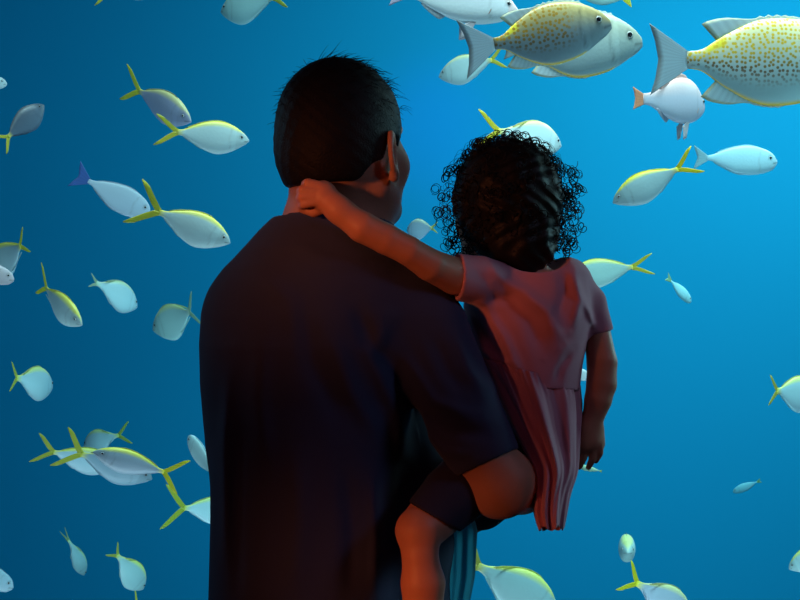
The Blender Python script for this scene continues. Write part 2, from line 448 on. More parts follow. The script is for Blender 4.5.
def child_body(P):
    d = CH.sdf(P)
    d = smin(d, cap(P, W(512, 240, 2.19), W(522, 272, 2.18), .036, .04), .02)
    d = smin(d, chain(P, [(W(512, 292, 2.18), .055), (W(526, 330, 2.18), .068), (W(532, 390, 2.18), .066), (W(525, 445, 2.19), .07)], .03), .02)
    d = smin(d, cap(P, W(500, 288, 2.165), W(572, 288, 2.18), .030, .028), .02)
    d = smin(d, chain(P, c_arm_l, .003), .015); d = smin(d, chain(P, c_arm_r, .003), .015)
    d = smin(d, chain(P, c_leg_l, .004), .02); d = smin(d, chain(P, c_leg_r, .004), .02)
    for a, dr in ((c_leg_l[-1][0], (-.25, .35, -.9)), (c_leg_r[-1][0], (.1, .45, -.85))):
        dr = np.array(dr); d = smin(d, cap(P, a, a+np.array((-.005, .055, -.035)), .02, .015), .015)
    # right hand hanging, fingers apart
    w = W(592, 421, 2.17)
    for (x0, y0, r0), (x1, y1, r1), Y in (((590, 424, 11), (590, 440, 12.5), 2.17), ((586, 430, 9), (583, 444, 9), 2.165), ((595, 430, 9), (597, 444, 8), 2.175)):
        d = smin(d, cap(P, W(x0, y0, Y), W(x1, y1, Y), r0/F*Y, r1/F*Y), .008)
    for a, b, c, r in (((580, 444), (576, 452), (573.5, 458), 4.3), ((586, 448), (583, 459), (579.5, 467), 4.2), ((593, 449), (592.5, 459), (588.5, 467.5), 4.2), ((599, 445), (600, 453), (596, 461), 3.9)):
        Y = 2.165
        k = cap(P, W(*a, Y), W(*b, Y+.003), r/F*Y, r*.92/F*Y)
        k = np.minimum(k, cap(P, W(*b, Y+.003), W(*c, Y+.012), r*.92/F*Y, r*.72/F*Y)); d = smin(d, k, .0028)
    d = smin(d, cap(P, W(583, 430, 2.18), W(577, 444, 2.205), .0085, .006), .006)
    # left hand closed on the nape
    d = smin(d, cap(P, W(340, 210, 1.975), W(325, 197, 1.982), 12.5/F*1.97, 13/F*1.97), .012)
    d = smin(d, cap(P, W(323, 191, 1.982), W(322, 199, 1.982), 10.5/F*1.97, 10.5/F*1.97), .01)
    for i, (kx, ky, r) in enumerate(((308, 183, 5.0), (303, 190, 5.2), (302, 197.5, 5.0), (304, 204.5, 4.5))):
        a = W(kx+12, ky+(195-ky)*.25, 1.972); b = W(kx, ky, 1.974); c = W(kx-2.5, ky+1, 1.998); e = W(kx+8, ky+2.5, 2.010)
        rr = r/F*1.97
        k = np.minimum(cap(P, a, b, rr, rr), np.minimum(cap(P, b, c, rr, rr*.92), cap(P, c, e, rr*.92, rr*.8))); d = smin(d, k, .0022)
    d = smin(d, np.minimum(cap(P, W(326, 206, 1.985), W(314, 212, 1.995), .0095, .0085), cap(P, W(314, 212, 1.995), W(302, 209, 2.005), .0085, .0065)), .004)
    return d
child = empty('person', (.2, 2.18, .55))
tag(child, 'small child with dark curly hair and a pink dress, one hand on the man\'s neck', 'person')
V, Fc = surface(child_body, (-.18, 1.91, .68), (.34, 2.54, 1.68), .0026, 1)
mesh_obj('body', V, Fc, M['child_skin'], child)
CH.eyes(child, M['eye'])

# shorts leg
def shorts(P):
    d = smin(chain(P, c_leg_l[:3], .004), chain(P, [(W(525, 445, 2.19), .072), c_leg_l[0]]), .02)-.0045
    d = smin(d, chain(P, c_leg_r[:2], .004)-.004, .02)
    a = plane(P, W(428, 511.5, 2.02), W(407, 532, 2.0)-W(428, 511.5, 2.02)*1.0+np.array((-.004, 0, 0)))
    n = np.array((-.50, -.12, -.86)); a = plane(P, W(427, 513, 2.0), n)
    a = np.where(P[:, 1] < 2.3, a, -1)
    d = smax(d, a, .003)
    d = np.maximum(d, P[:, 2]-W(0, 440, 2.19)[2])
    return d
V, Fc = surface(shorts, (-.02, 1.9, .95), (.33, 2.5, 1.22), .0032, 1)
mesh_obj('shorts', V, Fc, M['shorts'], child)

# dress
bod_rows = [(255, 512, 576, 2.18, .05), (261, 494, 583, 2.18, .062), (273, 478, 589, 2.175, .072), (290, 466, 591, 2.175, .082), (305, 463, 592, 2.175, .088),
            (325, 466, 590, 2.175, .092), (345, 472, 586, 2.175, .094), (365, 481, 582, 2.175, .093), (390, 492, 579, 2.175, .09), (405, 500, 577, 2.175, .08)]
hl = W(455.5, 279, 2.07); dl = np.array((-1, -.28, .02))
hr = W(599, 333, 2.19); dr_ = np.array((.22, 0, -.97))
def bodice(P):
    x, y = pxy(P)
    d = slices(P, bod_rows)
    cl = pc((505, 290, 2.15, 26), (478, 281, 2.10, 24), (448, 275, 2.055, 22.5)); sl = chain(P, cl)
    sl = sl-.001; sl = smax(sl, plane(P, hl, dl), .003); sl = np.maximum(sl, -np.maximum(chain(P, cl)+.006, -plane(P, hl-.012*dl, dl)))
    crr = pc((571, 281, 2.18, 17), (588, 303, 2.19, 18.0), (604, 350, 2.19, 14.5)); sr = chain(P, crr)
    sr = smax(sr, plane(P, hr, dr_), .003); sr = np.maximum(sr, -np.maximum(chain(P, crr)+.006, -plane(P, hr-.012*dr_, dr_)))
    d = smin(smin(d, sl, .022), sr, .014)
    cr = 0
    for pts, amp, w in (
        ([(470, 268), (486, 282), (500, 310)], .002, 5), ([(486, 262), (504, 280), (524, 292)], -.003, 5),
        ([(500, 290), (530, 318), (545, 360)], .005, 8), ([(512, 284), (548, 312), (562, 345)], -.006, 7),
        ([(482, 306), (504, 340), (520, 378)], -.006, 6), ([(474, 312), (490, 342), (506, 372)], .005, 5),
        ([(572, 270), (580, 300), (572, 330)], -.006, 5), ([(562, 268), (566, 290), (556, 320)], .005, 6),
        ([(476, 345), (492, 358), (515, 366)], -.005, 4), ([(572, 350), (560, 368), (556, 385)], .003, 4),
        ([(466, 300), (490, 300), (520, 296)], .002, 5), ([(583, 300), (590, 315), (596, 330)], -.003, 3)):
        cr = cr+crease(P, pts, amp, w)
    d = d+np.where(P[:, 1] < 2.2, cr*1.6, 0)
    # neckline, cut low behind, and slanted waist
    d = np.maximum(d, -ell(P, W(534, 252, 2.15), (.060, .10, .038)))
    d = np.maximum(d, -smax(slices(P, bod_rows)+.004, P[:, 2]-W(0, 285, 2.18)[2]*1.0-.2, .002)*0-1)
    wl = np.interp(x, [470, 500, 530, 585], [360, 378, 388, 391])
    return np.maximum(d, (y-wl)/F*2.1)
V, Fc = surface(bodice, (.06, 1.96, 1.2), (.36, 2.31, 1.52), .0027, 1)
dress = mesh_obj('dress', V, Fc, M['dress'], child)
rows = [((475, 356), (579, 385), 2.175, .095), ((483, 373), (580.5, 395), 2.172, .098), ((492, 391), (581, 405), 2.168, .1), ((506, 420), (580, 424), 2.155, .1),
        ((521, 446), (579, 447), 2.14, .095), ((534, 471), (578, 471), 2.115, .085), ((534, 494), (570, 494), 2.09, .07),
        ((533, 515), (567, 512), 2.075, .06), ((538, 529), (564, 528), 2.07, .055)]
def skirt():
    NU, NV = 220, 70
    t = np.linspace(0, len(rows)-1, NV)
    ks = np.arange(len(rows)); g = lambda v: np.interp(t, ks, v)
    Lx, Ly = g([r[0][0] for r in rows]), g([r[0][1] for r in rows]); Rx, Ry = g([r[1][0] for r in rows]), g([r[1][1] for r in rows])
    Yc, b = g([r[2] for r in rows]), g([r[3] for r in rows])
    kk = np.hanning(13); kk /= kk.sum()
    sm = lambda v: np.convolve(np.concatenate([2*v[0]-v[6:0:-1], v, 2*v[-1]-v[-2:-8:-1]]), kk, 'valid')
    Lx, Ly, Rx, Ry, Yc, b = map(sm, (Lx, Ly, Rx, Ry, Yc, b))
    rr = np.random.default_rng(11); ph = rr.uniform(0, 6.28, 6)
    V = []
    for j in range(NV):
        s = j/(NV-1); amp = .05+.19*min(1, s*2.0)
        for i in range(NU):
            a = 2*PI*i/NU
            p = .75*math.sin(9*a+ph[0]+2.4*s+.8*math.sin(3*a))+.45*math.sin(7*a+ph[1]-2.0*s)+.25*math.sin(19*a+ph[2]+1.1*s)*(1-.5*s)
            p = math.copysign(abs(p)**.8, p)
            gather = .035*math.sin(46*a)*math.exp(-s*9)
            k = 1+amp*(p-.35)*.62+gather
            sag = 1.2*math.sin(5*a+ph[3])*s
            u = .5+.5*math.cos(a)*min(k, 1.04)
            px = Lx[j]+(Rx[j]-Lx[j])*u; py = Ly[j]+(Ry[j]-Ly[j])*u+sag*2
            V.append(W(px, py, Yc[j]-b[j]*math.sin(a)*k))
    Fc = [(j*NU+i, j*NU+(i+1) % NU, (j+1)*NU+(i+1) % NU, (j+1)*NU+i) for j in range(NV-1) for i in range(NU)]
    return V, Fc
V, Fc = skirt()
sk = mesh_obj('skirt', V, Fc, M['dress'], dress, inv=Matrix.Identity(4))
mod = sk.modifiers.new('thickness', 'SOLIDIFY'); mod.thickness = .0015

# curly hair
hc = np.array((W(508, 200, 2.19)))
def curl_blob(P):
    d = ell(P, hc, (.091, .098, .100))
    d = smin(d, ell(P, W(518, 244, 2.16), (.062, .06, .056)), .03)
    d += .0035*np.sin(P[:, 0]*150+3*np.sin(P[:, 2]*60))*np.sin(P[:, 2]*140+P[:, 1]*70)
    q = CH.loc(P)
    face = ell(q, (0, .085, -.045), (.068, .07, .085)); d = smax(d, -face, .01)
    d = smax(d, -ell(P, W(456, 238, 2.13), (.019, .09, .026)), .008)
    return d
V, Fc = surface(curl_blob, hc-.16, hc+.16, .0035, 1)
curls = mesh_obj('curly_hair', V, Fc, M['curl'], child)
paths = []
rng = np.random.default_rng(21)
for k in range(900):
    v = rng.normal(size=3); v /= np.linalg.norm(v)
    if k < 430:       # more around the outline, seen or not from the back
        v[1] *= .35; v /= np.linalg.norm(v)
    q = CH.R.T@v
    if q[1] > .45 and q[2] < .35: continue
    low = v[2] < 0
    if v[2] < -.72: continue
    p0 = hc+v*np.array((.084, .094, .095))
    if low: p0 = p0+np.array((0, 0, -.006))
    side = abs(v[0])
    L = rng.uniform(.012, .026)+(.028 if (side > .6 and v[2] < .45) else 0)*rng.uniform(.2, 1)
    ax = v*rng.uniform(.5, 1)+np.array((0, 0, -.35-.5*side))+rng.normal(size=3)*.55; ax /= np.linalg.norm(ax)
    loop = k < 400
    if loop: ax = v*.55+np.array((0, rng.choice((-1, 1))*.8, 0))+rng.normal(size=3)*.2; ax /= np.linalg.norm(ax)
    e1 = np.cross(ax, rng.normal(size=3)); e1 /= np.linalg.norm(e1); e2 = np.cross(ax, e1)
    R = rng.uniform(.0048, .0098); turns = rng.uniform(1.1, 2.3)
    if loop: L = rng.uniform(.006, .02); R = rng.uniform(.0055, .0105); turns = rng.uniform(1.1, 2.4); p0 = p0+v*rng.uniform(.0, .014+.026*(side > .5 and v[2] < .45))
    n = int(turns*17)+2
    ph = rng.uniform(0, 6.28); hnd = rng.choice((-1, 1))
    pts = []
    for i in range(n):
        t = i/(n-1); r = R*min(1, .3+t*3)*(1-.25*t)
        a = ph+hnd*2*PI*turns*t
        pts.append(p0+ax*L*t*1.05+r*(math.cos(a)*e1+math.sin(a)*e2)+np.array((0, 0, -.006*t*t)))
    rad = rng.uniform(.0007, .0013)
    paths.append((pts, np.linspace(rad, rad*.6, n)))
for k in range(150):     # fine fly-away hairs
    a = rng.uniform(-.3, PI+.3); v = np.array((math.cos(a), rng.normal()*.3, math.sin(a))); v /= np.linalg.norm(v)
    p0 = hc+v*.094; tg = np.cross(v, (0, 1, 0))*rng.choice((-1, 1)); L = rng.uniform(.015, .035)
    pts = [p0+v*L*.6*math.sin(t*2.4)+tg*L*t+rng.normal(size=3)*.0003 for t in np.linspace(0, 1, 9)]
    paths.append((pts, [.00025]*9))
V, Fc = tube_mesh(paths, 4)
mesh_obj('curl', V, Fc, M['curl'], curls, inv=Matrix.Identity(4))['kind'] = 'stuff'

# ================================================================== FISH
def spline(xs, ys, t):
    xs = np.asarray(xs, float); ys = np.asarray(ys, float)
    m = np.gradient(ys, xs)
    i = np.clip(np.searchsorted(xs, t, side='right')-1, 0, len(xs)-2)
    h = xs[i+1]-xs[i]; u = (t-xs[i])/h
    return (2*u**3-3*u**2+1)*ys[i]+(u**3-2*u**2+u)*h*m[i]+(-2*u**3+3*u**2)*ys[i+1]+(u**3-u**2)*h*m[i+1]

def fish_mat(name, spots=False, rough=.38):
    m = bpy.data.materials.new(name); m.use_nodes = True
    nt = m.node_tree; b = nt.nodes['Principled BSDF']; b.inputs['Roughness'].default_value = rough
    b.inputs['Specular IOR Level'].default_value = .35
    a = nt.nodes.new('ShaderNodeAttribute'); a.attribute_name = 'Col'
    tc = nt.nodes.new('ShaderNodeTexCoord')
    src = a.outputs['Color']
    n = nt.nodes.new('ShaderNodeTexVoronoi'); n.inputs['Scale'].default_value = 90
    mp = nt.nodes.new('ShaderNodeMapping'); mp.inputs['Scale'].default_value = (1, .02, 1)
    nt.links.new(tc.outputs['Object'], mp.inputs['Vector']); mp.inputs['Scale'].default_value = (1, 1, 1); mp.inputs['Rotation'].default_value = (PI/2, 0, 0)
    n.voronoi_dimensions = '2D'
    if spots:
        v = nt.nodes.new('ShaderNodeTexVoronoi'); v.voronoi_dimensions = '2D'; v.inputs['Scale'].default_value = 74; v.inputs['Randomness'].default_value = .72
        nt.links.new(mp.outputs['Vector'], v.inputs['Vector'])
        r = nt.nodes.new('ShaderNodeValToRGB'); r.color_ramp.elements[0].position = .26; r.color_ramp.elements[1].position = .38
        r.color_ramp.elements[0].color = (1, 1, 1, 1); r.color_ramp.elements[1].color = (0, 0, 0, 1)
        nt.links.new(v.outputs['Distance'], r.inputs['Fac'])
        s = nt.nodes.new('ShaderNodeAttribute'); s.attribute_name = 'Spot'
        mul = nt.nodes.new('ShaderNodeMath'); mul.operation = 'MULTIPLY'
        nt.links.new(r.outputs['Color'], mul.inputs[0]); nt.links.new(s.outputs['Alpha'], mul.inputs[1])
        mx = nt.nodes.new('ShaderNodeMix'); mx.data_type = 'RGBA'
        nt.links.new(mul.outputs[0], mx.inputs[0]); nt.links.new(src, mx.inputs[6]); nt.links.new(s.outputs['Color'], mx.inputs[7])
        src = mx.outputs[2]
    nt.links.new(src, b.inputs['Base Color'])
    nt.links.new(mp.outputs['Vector'], n.inputs['Vector'])
    bp = nt.nodes.new('ShaderNodeBump'); bp.inputs['Strength'].default_value = .12; bp.inputs['Distance'].default_value = .002
    nt.links.new(n.outputs['Distance'], bp.inputs['Height']); nt.links.new(bp.outputs['Normal'], b.inputs['Normal'])
    return m
def fin_mat(name):
    m = bpy.data.materials.new(name); m.use_nodes = True
    nt = m.node_tree; b = nt.nodes['Principled BSDF']; b.inputs['Roughness'].default_value = .5
    a = nt.nodes.new('ShaderNodeAttribute'); a.attribute_name = 'Col'
    nt.links.new(a.outputs['Color'], b.inputs['Base Color'])
    tl = nt.nodes.new('ShaderNodeBsdfTranslucent'); nt.links.new(a.outputs['Color'], tl.inputs['Color'])
    mx = nt.nodes.new('ShaderNodeMixShader'); mx.inputs[0].default_value = .5
    nt.links.new(b.outputs[0], mx.inputs[1]); nt.links.new(tl.outputs[0], mx.inputs[2])
    nt.links.new(mx.outputs[0], nt.nodes['Material Output'].inputs['Surface'])
    return m
FM, FMS, FF = fish_mat('fish_scales'), fish_mat('fish_scales_spotted', True), fin_mat('fish_fin')
EYE = mat('fish_eye', (.01, .01, .012), .08, spec=.8)
IRIS = mat('fish_iris', (.55, .6, .6), .3)

def setcol(o, cols, name='Col'):
    at = o.data.color_attributes.new(name, 'FLOAT_COLOR', 'POINT')
    at.data.foreach_set('color', np.asarray(cols, np.float32).reshape(-1))

KIND = {
 'yellow': dict(top=([0, .04, .12, .25, .42, .6, .8, .93, 1], [.01, .06, .12, .185, .215, .19, .105, .045, .036]),
                bot=([0, .04, .12, .25, .42, .6, .8, .93, 1], [.01, .05, .11, .185, .235, .20, .10, .04, .036]), w=.15),
 'plain': dict(top=([0, .05, .12, .25, .42, .6, .8, .93, 1], [.02, .09, .14, .18, .2, .17, .10, .045, .035]),
               bot=([0, .05, .12, .25, .42, .6, .8, .93, 1], [.03, .10, .14, .18, .2, .175, .09, .035, .03]), w=.13),
 'rabbit': dict(top=([0, .04, .12, .25, .42, .6, .8, .93, 1], [.03, .085, .155, .228, .262, .245, .145, .06, .052]),
                bot=([0, .04, .12, .25, .42, .6, .8, .93, 1], [.04, .08, .13, .205, .255, .255, .155, .06, .05]), w=.14),
 'pink': dict(top=([0, .04, .12, .25, .42, .6, .8, .93, 1], [.01, .05, .13, .21, .235, .2, .12, .06, .05]),
              bot=([0, .04, .12, .25, .42, .6, .8, .93, 1], [.01, .05, .10, .15, .18, .165, .10, .05, .045]), w=.15),
}
fish_count = 0
def fish(kind, snout, root, Y, ratio, label, away=1, roll=0, deep=1.0, bend=0, tail=1.0, fork=None, body=None, back=None, tailc=None,
         name=None, pect=True, group=None, tailskew=0, thick=1.0, belly=None, scol=None):
    """snout / tail root as seen, ratio = seen length over true length, away = +1 if the tail is the nearer end"""
    global fish_count; fish_count += 1
    k = KIND[kind]
    a = W(*snout, Y); b = W(*root, Y)
    seen = np.linalg.norm(a-b); L = seen/ratio
    dy = math.sqrt(max(0, L*L-seen*seen))*away/2
    a = W(*snout, Y+dy); b = W(*root, Y-dy)
    L = np.linalg.norm(a-b)
    X = (a-b)/L
    up = np.array((0, 0, 1.)); up -= X*(up@X)
    if np.linalg.norm(up) < .2: up = np.array((1., 0, 0)); up -= X*(up@X)
    up /= np.linalg.norm(up)
    r_ = math.radians(roll); side = np.cross(up, X)
    if side[1] > 0: sgn = 1
    else: sgn = -1
    # roll > 0 tips the back towards the viewer
    up2 = up*math.cos(r_)-side*sgn*math.sin(r_); side = np.cross(up2, X)
    Mx = Matrix([[X[i], side[i], up2[i], ((a+b)/2)[i]] for i in range(3)]+[[0, 0, 0, 1]])
    root_o = bpy.data.objects.new(name or 'fish', None); C.objects.link(root_o); root_o.empty_display_size = .05
    root_o.matrix_world = Mx
    group = group or {'yellowtail_fish': 'yellow-tailed fish in the tank', 'pale_fish': 'plain pale fish in the tank', 'spotted_rabbitfish': 'spotted deep-bodied fish at the top of the tank',
                      'pink_fish': 'pinkish fish in the tank', 'small_fish': 'tiny distant fish in the tank'}.get(name)
    tag(root_o, label, 'fish', group)
    I4 = Matrix.Identity(4)
    body = np.array(body or (.74, .82, .84))*((.80, .93, .94) if kind == 'yellow' else (.92, .96, .97)); back = np.array(back or (.78, .74, .12)); tailc = np.array(tailc if tailc is not None else (.85, .80, .08))
    belly = np.array(belly if belly is not None else body*1.05)
    NS, NR = 44, 28
    t = np.linspace(0, 1, NS)
    ts = t**1.25
    top = spline(*k['top'], ts)*L*deep; bot = spline(*k['bot'], ts)*L*deep
    wd = spline([0, .05, .15, .3, .45, .65, .85, 1], [.12, .42, .78, 1, .97, .66, .3, .14], ts)*k['w']*L*.5*thick
    br = math.radians(bend)
    by = lambda s: L*.5*math.sin(br)*max(0, s-.35)**2/.42
    V, col, sp = [], [], []
    for i in range(NS):
        s = ts[i]; x = L*(.5-s); zc = 0
        for j in range(NR):
            an = 2*PI*j/NR; c, sn = math.cos(an), math.sin(an)
            z = (top[i] if sn > 0 else bot[i])*math.copysign(abs(sn)**1.0, sn)
            y = wd[i]*math.copysign(abs(c)**.85, c)
            V.append((x, y+by(s), zc+z))
            h = sn
            cc = body*1.0
            if h < 0: cc = body+(belly-body)*min(1, -h*1.6)
            if kind == 'yellow':
                e = .66+.30*max(0, .18-s)/.18
                cc = cc*(1-.16*np.clip(h+.2, 0, 1)); f = np.clip((h-e)/.18, 0, 1); cc = cc*(1-f)+back*f
                if s > .9: f = (s-.9)/.1; cc = cc*(1-f)+tailc*f
                cc = cc*(1-.10*max(0, math.sin(h*24))*(0 < h < .6))
                if s < .2: cc = cc*(.86+.1*s)
            elif kind == 'rabbit':
                f = np.clip((h+.05)*1.3, 0, 1); cc = cc*(1-f)+back*f
                if s < .22: f = 1-s/.22*.6; cc = cc*(1-f*.35)
                if s > .86 and h > -.2: cc = cc*.8
                if .80 < s < .90 and h > .45: cc = np.array((.95, .78, .05))
                if h < -.93 and s > .25: cc = np.array((.75, .5, .06))
            elif kind == 'pink':
                f = np.clip((h-.2)*1.2, 0, 1); cc = cc*(1-f)+back*f
                if s < .12: cc = cc*.6+np.array((.85, .45, .40))*.4
            g = math.exp(-((s-.235-.05*(1-h*h))/.009)**2)*(abs(h) < .8)     # gill cover edge
            cc = cc*(1-(.42 if kind == 'rabbit' else .22)*g)
            if s < .075 and abs(h+.15) < .13: cc = cc*.55                   # mouth
            if math.hypot((s-.12)/.036, (h-.38)/.30) < 1: cc = cc*.75
            col.append((*np.clip(cc, 0, 1), 1))
            m_ = 0
            if kind == 'rabbit' and scol is not None:
                m_ = np.clip((s-.30)/.12, 0, 1)*np.clip((h+.5+.25*s)*3, 0, 1)
                lo = np.clip((.25-h)*2.2, 0, 1)
                sc = np.array(scol)*(1-lo)+np.array((.20, .13, .05))*lo
            else: sc = body
            sp.append((*sc, m_))
    Fc = [(i*NR+j, i*NR+(j+1) % NR, (i+1)*NR+(j+1) % NR, (i+1)*NR+j) for i in range(NS-1) for j in range(NR)]
    Fc.append(tuple(range(NR))[::-1]); Fc.append(tuple((NS-1)*NR+j for j in range(NR)))
    o = mesh_obj('body', V, Fc, FMS if kind == 'rabbit' and scol is not None else FM, root_o, inv=I4)
    setcol(o, col); setcol(o, sp, 'Spot')
    H = lambda s: float(spline(*k['top'], np.array([s]))[0])*L*deep
    Lo = lambda s: float(spline(*k['bot'], np.array([s]))[0])*L*deep
    def fin(nm, outline, colr, yoff=0, rot=0, pivot=(0, 0), edge=None, parent=root_o, rays=0, splay=0):
        # outline: (x, z) pairs from base along the tips back to base; a strip mesh with rays
        base, tips = outline
        n = 30 if kind == 'rabbit' else 14; B = np.array(base, float); T_ = np.array(tips, float)
        bi = np.stack([np.interp(np.linspace(0, 1, n), np.linspace(0, 1, len(B)), B[:, q]) for q in (0, 1)], 1)
        ti = np.stack([np.interp(np.linspace(0, 1, n), np.linspace(0, 1, len(T_)), T_[:, q]) for q in (0, 1)], 1)
        VV, cc = [], []
        m = 6
        for sgn_ in (1, -1):
            for i in range(n):
                for j in range(m):
                    f = j/(m-1); p = bi[i]*(1-f)+ti[i]*f
                    th = .0035*L*(1-f)+.0009*L
                    yy = sgn_*th+.0022*L*(1 if i % 2 else -1)*(rays*(.3+.7*f))
                    x, y, z = p[0], yy, p[1]
                    cr, sr = math.cos(rot), math.sin(rot)
                    dx = x-pivot[0]; x2 = pivot[0]+dx*cr; y2 = y+yoff-dx*sr+splay*(p[1]-bi[i][1])
                    VV.append((x2, y2, z))
                    c_ = np.array(colr)*(1-.12*(i % 2)*(1 if rays else 0))
                    if edge is not None and (f > .9 or i in (0, n-1)): c_ = np.array(edge)
                    cc.append((*np.clip(c_, 0, 1), 1))
        N = n*m; FF_ = []
        for i in range(n-1):
            for j in range(m-1):
                q = i*m+j; FF_.append((q, q+1, q+m+1, q+m)); FF_.append((N+q, N+q+m, N+q+m+1, N+q+1))
        for i in range(n-1):
            q = i*m; FF_.append((q, q+m, N+q+m, N+q)); q += m-1; FF_.append((q, N+q, N+q+m, q+m))
        for j in range(m-1):
            q = j; FF_.append((q, N+q, N+q+1, q+1)); q = (n-1)*m+j; FF_.append((q, q+1, N+q+1, N+q))
        f_ = mesh_obj(nm, VV, FF_, FF, parent, inv=I4); setcol(f_, cc); return f_
    xr = -L*.5; rootY = by(1.0); ta = br*1.1
    tl = .34*L*tail
    hroot = .04*L*deep
    if kind in ('yellow',):
        sp_ = (fork or 1)*.235*L*tail*1.1
        for sg in (1, -1):
            k2 = 1+tailskew*sg
            fin('tail_lobe', ([(xr+.02*L, sg*.0), (xr+.02*L, sg*hroot*1.05)], [(xr-tl*.15, 0), (xr-tl*.38, sg*sp_*.24), (xr-tl*.72*k2, sg*sp_*.68*k2), (xr-tl*k2, sg*sp_*1.06*k2), (xr-tl*.66*k2, sg*sp_*.92*k2), (xr-tl*.30, sg*sp_*.50), (xr-.01*L, sg*hroot*1.3)]),
                tailc, rootY, ta, (xr, 0), rays=.4)
    else:
        conc = .10 if kind != 'plain' else .16
        sp_ = (fork or 1)*.2*L*tail
        fin('tail_fin', ([(xr+.02*L, hroot), (xr+.02*L, -hroot)], [(xr-tl*.82, sp_*1.15), (xr-tl*.70, sp_*.6), (xr-tl*(.78-conc*1.5), 0), (xr-tl*.70, -sp_*.6), (xr-tl*.82, -sp_*1.15)]),
            tailc, rootY, ta, (xr, 0), edge=(tailc*.45 if kind == 'rabbit' else None), rays=.6)
    def strip(s0, s1, hgt, up_, sweep=.02):
        m_ = len(hgt); ss = np.linspace(s0, s1, m_); fn = H if up_ else Lo; sg = 1 if up_ else -1
        return ([(L*(.5-s), sg*fn(s)*.93) for s in ss], [(L*(.5-s)-sweep*L*(i/(m_-1))**3, sg*(fn(s)+hgt[i]*L)) for i, s in enumerate(ss)])
    if kind == 'yellow':
        fin('dorsal_fin', strip(.27, .88, [0, .012, .016, .014, .012, .012, .014, .012, 0], True), back, by(.6), rays=.3)
        fin('anal_fin', strip(.62, .90, [0, .012, .016, .014, .012, .012, .012, .01, 0], False), belly, by(.75), rays=.3)
    elif kind == 'rabbit':
        fin('dorsal_fin', strip(.20, .83, [0]+[.006+.014*(i % 2) for i in range(17)]+[.012, .02, .03, .042, .054, .064, .072, .078, .082, .080], True, .085), np.array((.80, .92, .94)), by(.6), edge=(.70, .68, .42), rays=1)
        fin('anal_fin', strip(.45, .84, [0]+[.004+.005*(i % 2) for i in range(9)]+[.010, .018, .03, .044, .056, .066, .074, .080, .084, .080], False, .085), np.array((.80, .92, .94)), by(.7), edge=(.62, .55, .25), rays=1)
    elif kind == 'pink':
        fin('dorsal_fin', strip(.25, .85, [0, .03, .04, .04, .035, .03, .03, .03, 0], True), back, by(.6), rays=.8)
        fin('anal_fin', strip(.65, .86, [0, .03, .05, .05, .045, .04, .03, .02, 0], False), body, by(.75), rays=.8)
        for sg in (1, -1):
            fin('pelvic_fin', ([(L*.12, -Lo(.36)*.9), (L*.08, -Lo(.40)*.9)], [(L*.06, -Lo(.4)-.13*L), (-L*.0, -Lo(.4)-.15*L), (-L*.01, -Lo(.42)-.03*L)]), np.array((.75, .72, .76)), sg*.03*L, rays=.5)
    else:
        fin('dorsal_fin', strip(.2, .86, [0, .01, .014, .014, .012, .012, .012, .01, 0], True), body, by(.6), rays=.3)
        fin('anal_fin', strip(.45, .88, [0, .01, .014, .014, .012, .012, .012, .01, 0], False), body, by(.7), rays=.3)
    if pect:
        for sg in (1, -1):
            ws = float(spline([0, .05, .15, .3, .45, .65, .85, 1], [.12, .42, .78, 1, .97, .66, .3, .14], np.array([.27]))[0])*k['w']*L*.5*thick
            pcx = {'rabbit': body*1.15, 'pink': np.array((.9, .50, .34))}.get(kind, body*.82)
            fl = .17*L
            fin('pectoral_fin', ([(L*.23, -.035*L), (L*.215, -.075*L)], [(L*.23-fl*.8, -.02*L), (L*.23-fl, -.075*L), (L*.23-fl*.7, -.115*L)]), pcx, sg*ws*.95, -sg*.30, (L*.23, 0), rays=.5)
    for sg in (1, -1):
        s = .115; ex = L*(.5-s); ez = H(s)*.36
        ws = float(spline([0, .05, .15, .3, .45, .65, .85, 1], [.12, .42, .78, 1, .97, .66, .3, .14], np.array([s]))[0])*k['w']*L*.5*thick*.93
        er = (.026 if kind == 'rabbit' else .019)*L
        VV, Fe = uv_sphere((ex, sg*ws, ez), er, 8, 12, (1, .45, 1)); e = mesh_obj('eye', VV, Fe, IRIS, root_o, inv=I4)
        VV, Fe = uv_sphere((ex, sg*(ws+er*.22), ez), er*.82, 8, 12, (1, .5, 1)); mesh_obj('pupil', VV, Fe, EYE, e, inv=I4)
    return root_o

YN = 'yellowtail_fish'; G = None
LIL = (.52, .50, .68); GRY = (.30, .36, .46); PAL = (.72, .82, .82); HAZ = (.58, .72, .76)
yel = dict(name=YN)
# left half, top to bottom
fish('yellow', (191, 122), (139, 91), 4.6, .86, 'lilac grey fish with yellow forked tail, upper of an overlapping pair high on the left', -1, 12, .95, 0, 1.0, .95, LIL, (.62, .60, .28), **yel)
fish('yellow', (249, 141), (177, 132), 4.2, .95, 'pale fish with yellow back and tail, level, just under the lilac fish', 1, 8, 1.0, 0, .95, .85, PAL, **yel)
fish('plain', (150, 214), (88, 181), 4.7, .93, 'grey blue fish with a dark blue tail, head hidden behind a yellow-backed fish', 1, 5, 1.0, 0, .8, 1.1, (.48, .58, .68), tailc=(.10, .22, .62), name='blue_tailed_fish')
fish('yellow', (230, 243), (159, 212), 3.9, .95, 'large pale fish with yellow back heading down towards the man\'s left shoulder', 1, 12, 1.0, 0, 1.15, 1.0, PAL, **yel)
fish('yellow', (44, 105), (8, 137), 4.3, .85, 'slim dark grey fish with a yellow tail at the left edge, nose pointing up', 1, -10, 1.0, 0, .8, 1.0, (.11, .14, .20), (.16, .19, .22), **yel)
fish('plain', (7, 84), (-38, 78), 4.6, .95, 'pale nose of a fish entering at the left edge, above the slim dark grey fish', 1, 0, .9, 0, 1, 1, HAZ, name='pale_fish')
